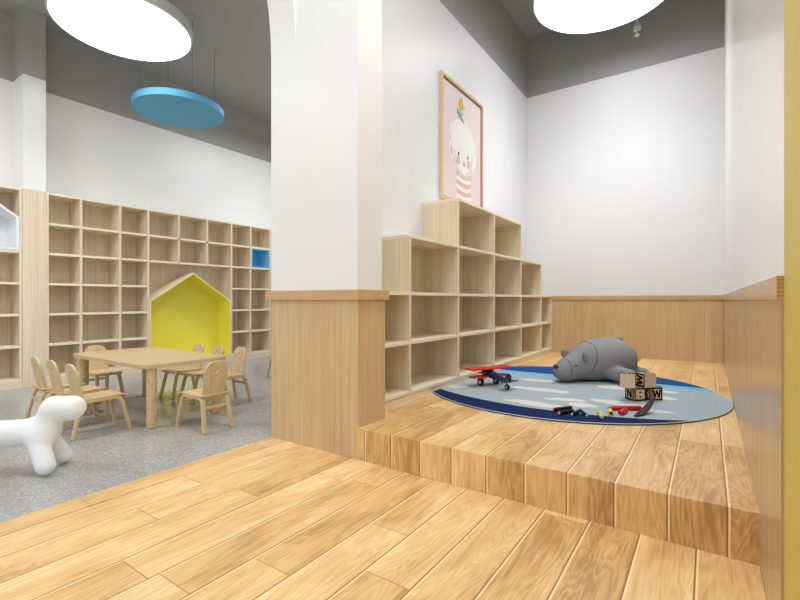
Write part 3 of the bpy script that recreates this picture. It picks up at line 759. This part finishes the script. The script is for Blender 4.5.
def block(corner, ang, z, faces, label):
    """corner: nearest bottom corner; ang: turn of the right-hand face away from the view plane"""
    a = R(ang); rx = Vector((cth, sth)); fw_ = Vector((-sth, cth))
    e1 = rx*math.cos(a)+fw_*math.sin(a); e2 = -rx*math.sin(a)+fw_*math.cos(a)
    c = Vector(corner)+(e1+e2)*(S/2)
    root = empty('letter_block', (c.x, c.y, z+S/2), math.atan2(e1.y, e1.x)); tag(root, label, 'block', 'wooden letter blocks stacked on the rug')
    MB().box(-S/2, S/2, -S/2, S/2, -S/2, S/2, bevel=.003).build('cube_body', M['block'], root)
    k = MB()
    for side, ch, bd, rt in faces: face_ink(k, side, ch, bd, rt)
    k.build('printed_letters', None, root, fix=False); return root
B0 = RZ+.0005
block((-.524, 4.30), 9, B0, [(0, ':', 1, 0), (1, 'N', 1, 0), (2, 'X', 1, 0), (3, 'N', 1, 0), (4, 'W', 1, 0)], 'lower left wooden letter block, showing two dots on its front face')
block((-.406, 4.405), 12, B0, [(0, 'W', 1, 0), (1, 'X', 1, 0), (2, 'N', 1, 0), (3, None, 1, 0), (4, 'N', 1, 0)], 'lower right wooden letter block, showing the letter W')
block((-.624, 4.24), -21, B0+S+.001, [(1, 'X', 1, 0), (4, 'W', 1, 0), (3, 'N', 1, 0)], 'upper left wooden letter block with a plain front face')
block((-.445, 4.347), 15, B0+S+.001, [(1, 'W', 1, 1), (4, 'X', 1, 0), (2, 'N', 1, 0)], 'upper right wooden letter block with a turned dark letter on its side')

# ------------------------------------------------------------------ small cylinders on the rug
def stick(name, a, b_, r, body, tip, label, cat, group=None, pointed=False, both=False):
    r *= .72; a = Vector((*a, RZ+r)); b_ = Vector((*b_, RZ+r)); d = (b_-a); n = d.normalized(); mid = (a+b_)/2
    root = empty(name, mid); tag(root, label, cat, group)
    a -= mid; b_ -= mid
    if pointed:
        MB().tube([a, a+n*.012, a+n*.04, b_-n*.004, b_], [r*.3, r*.55, r, r, r*.85], 18, body).build('barrel', None, root)
    else:
        MB().tube([a, a+n*.003, b_-n*.004, b_], [r*.88, r, r, r*.85], 18, body).build('barrel', None, root)
    if tip: MB().tube([a-n*.006, a+n*.002], [r*.55, r*.8], 14, tip).build('tip', None, root)
    return root
g1 = 'short black sticks with pale ends on the rug'
stick('crayon', (-1.0, 3.565), (-.90, 3.715), .019, M['black'], M['tip'], 'black stick with a pale end, leftmost and farthest back of the four black sticks', 'crayon', g1)
stick('crayon', (-.93, 3.475), (-.865, 3.62), .019, M['black'], M['tip'], 'long black stick with a pale end lying in front of the leftmost one', 'crayon', g1)
stick('crayon', (-.843, 3.50), (-.825, 3.625), .018, M['black'], M['tip'], 'short black stick third from the left, pale end towards the viewer', 'crayon', g1)
stick('crayon', (-.745, 3.53), (-.825, 3.68), .016, M['black'], M['tip'], 'thin black stick rightmost of the four black ones, nearest the yellow cylinder', 'crayon', g1)
stick('toy_cylinder', (-.640, 3.535), (-.692, 3.70), .020, M['yel'], M['silver'], 'yellow toy cylinder with a silver end pointing at the viewer', 'toy')
stick('toy_cylinder', (-.602, 3.68), (-.63, 3.78), .024, M['yel'], M['nose'], 'short yellow toy cylinder with a dark end beside the red stick', 'toy')
stick('toy_stick', (-.655, 3.835), (-.435, 3.985), .026, M['darkred'], None, 'long red toy stick with a pointed left end', 'toy', pointed=True)
stick('toy_stick', (-.545, 3.72), (-.525, 3.86), .026, M['darkred'], None, 'short stubby red toy piece lying in front of the long red one', 'toy')
# curved dark strip, one end rising from the rug
cvp = []
cs = MB(); n = 14; prev = None
p0 = Vector((-.445, 3.73)); p1 = Vector((-.345, 4.0))
for k in range(n+1):
    t = k/n; q = p0.lerp(p1, t); z = RZ+.004+.105*t**2.6; w = .006+.034*math.sin(math.pi*min(1, t*.93+.03))**.8
    nrm = Vector((.93, -.36))
    a = Vector((q.x-nrm.x*w, q.y-nrm.y*w, z)); c = Vector((q.x+nrm.x*w*.5, q.y+nrm.y*w*.5, z+.001))
    ring = [cs.bm.verts.new(a), cs.bm.verts.new(c), cs.bm.verts.new(c+Vector((0, 0, .006))), cs.bm.verts.new(a+Vector((0, 0, .006)))]
    if prev:
        for j in range(4): cs.bm.faces.new((prev[j], prev[(j+1) % 4], ring[(j+1) % 4], ring[j])).smooth = True
    else: cs.bm.faces.new(ring)
    prev = ring
cs.bm.faces.new(prev)
tag(cs.build('curved_strip', M['dstrip']), 'dark brown curved strip with one pointed end curling up, right of the red sticks', 'toy')

# ------------------------------------------------------------------ lights
def area(name, loc, rot, size, power, col=(1, 1, 1), sy=None, shape='DISK'):
    l = bpy.data.lights.new(name, 'AREA'); l.shape = shape if sy is None else 'RECTANGLE'; l.size = size
    if sy: l.size_y = sy
    l.energy = power; l.color = col; o = bpy.data.objects.new(name, l); C.objects.link(o); o.location = loc; o.rotation_euler = rot; return o
def spot(loc, aim, power, ang=50, blend=.5, col=(1, .985, .96), r=.03):
    l = bpy.data.lights.new('downlight', 'SPOT'); l.energy = power; l.spot_size = R(ang); l.spot_blend = blend; l.color = col; l.shadow_soft_size = r
    o = bpy.data.objects.new('downlight', l); C.objects.link(o); o.location = loc
    d = Vector(aim)-Vector(loc); o.rotation_euler = d.to_track_quat('-Z', 'Y').to_euler(); return o
for x in (-1.75, -.35): spot((x, 7.1, 5.6), (x, 7.1, 0), 58, 13, .3)
for y in (3.3, 6.3): spot((-2.0, y, 5.6), (-2.05, y, 0), 60, 30, .3)
for y in (2.03, 3.7, 5.4): spot((-6.8, y, 4.7), (-6.8, y, 0), 24, 34, .4)
# unseen overhead area lights added to brighten the boarded area and the library
area('fill_light', (-.9, 1.7, 5.3), (0, 0, 0), 1.4, 95, (.95, .98, 1))
area('fill_light', (-5.2, 5.6, 4.3), (0, 0, 0), 1.2, 76, (.97, .99, 1))
area('fill_light', (-5.2, -0.4, 4.3), (0, 0, 0), 1.2, 76, (.97, .99, 1))
for x, y, z, sz, pw, sprd in ((-1.1, 6.15, 4.99, 1.5, 30, 105), (-5.135, 2.25, 3.99, 1.2, 14, 130)):
    o = area('pendant_light', (x, y, z), (0, 0, 0), sz, pw, (.96, .985, 1)); o.data.spread = R(sprd)
w = bpy.data.worlds.new('world'); bpy.context.scene.world = w; w.use_nodes = True
w.node_tree.nodes['Background'].inputs[0].default_value = (.86, .93, 1.0, 1); w.node_tree.nodes['Background'].inputs[1].default_value = 1.0

# ------------------------------------------------------------------ camera
cam = bpy.data.cameras.new('camera'); co = bpy.data.objects.new('camera', cam); C.objects.link(co)
co.location = (0, 0, 1.1); co.rotation_euler = (R(90), 0, math.atan2(308, 446)); cam.lens = 446*36/800; cam.sensor_width = 36; cam.clip_start = .05
sc = bpy.context.scene; sc.camera = co
vs = sc.view_settings; vs.view_transform = 'Standard'; vs.look = 'None'; vs.exposure = .2; vs.gamma = 1; vs.use_curve_mapping = False
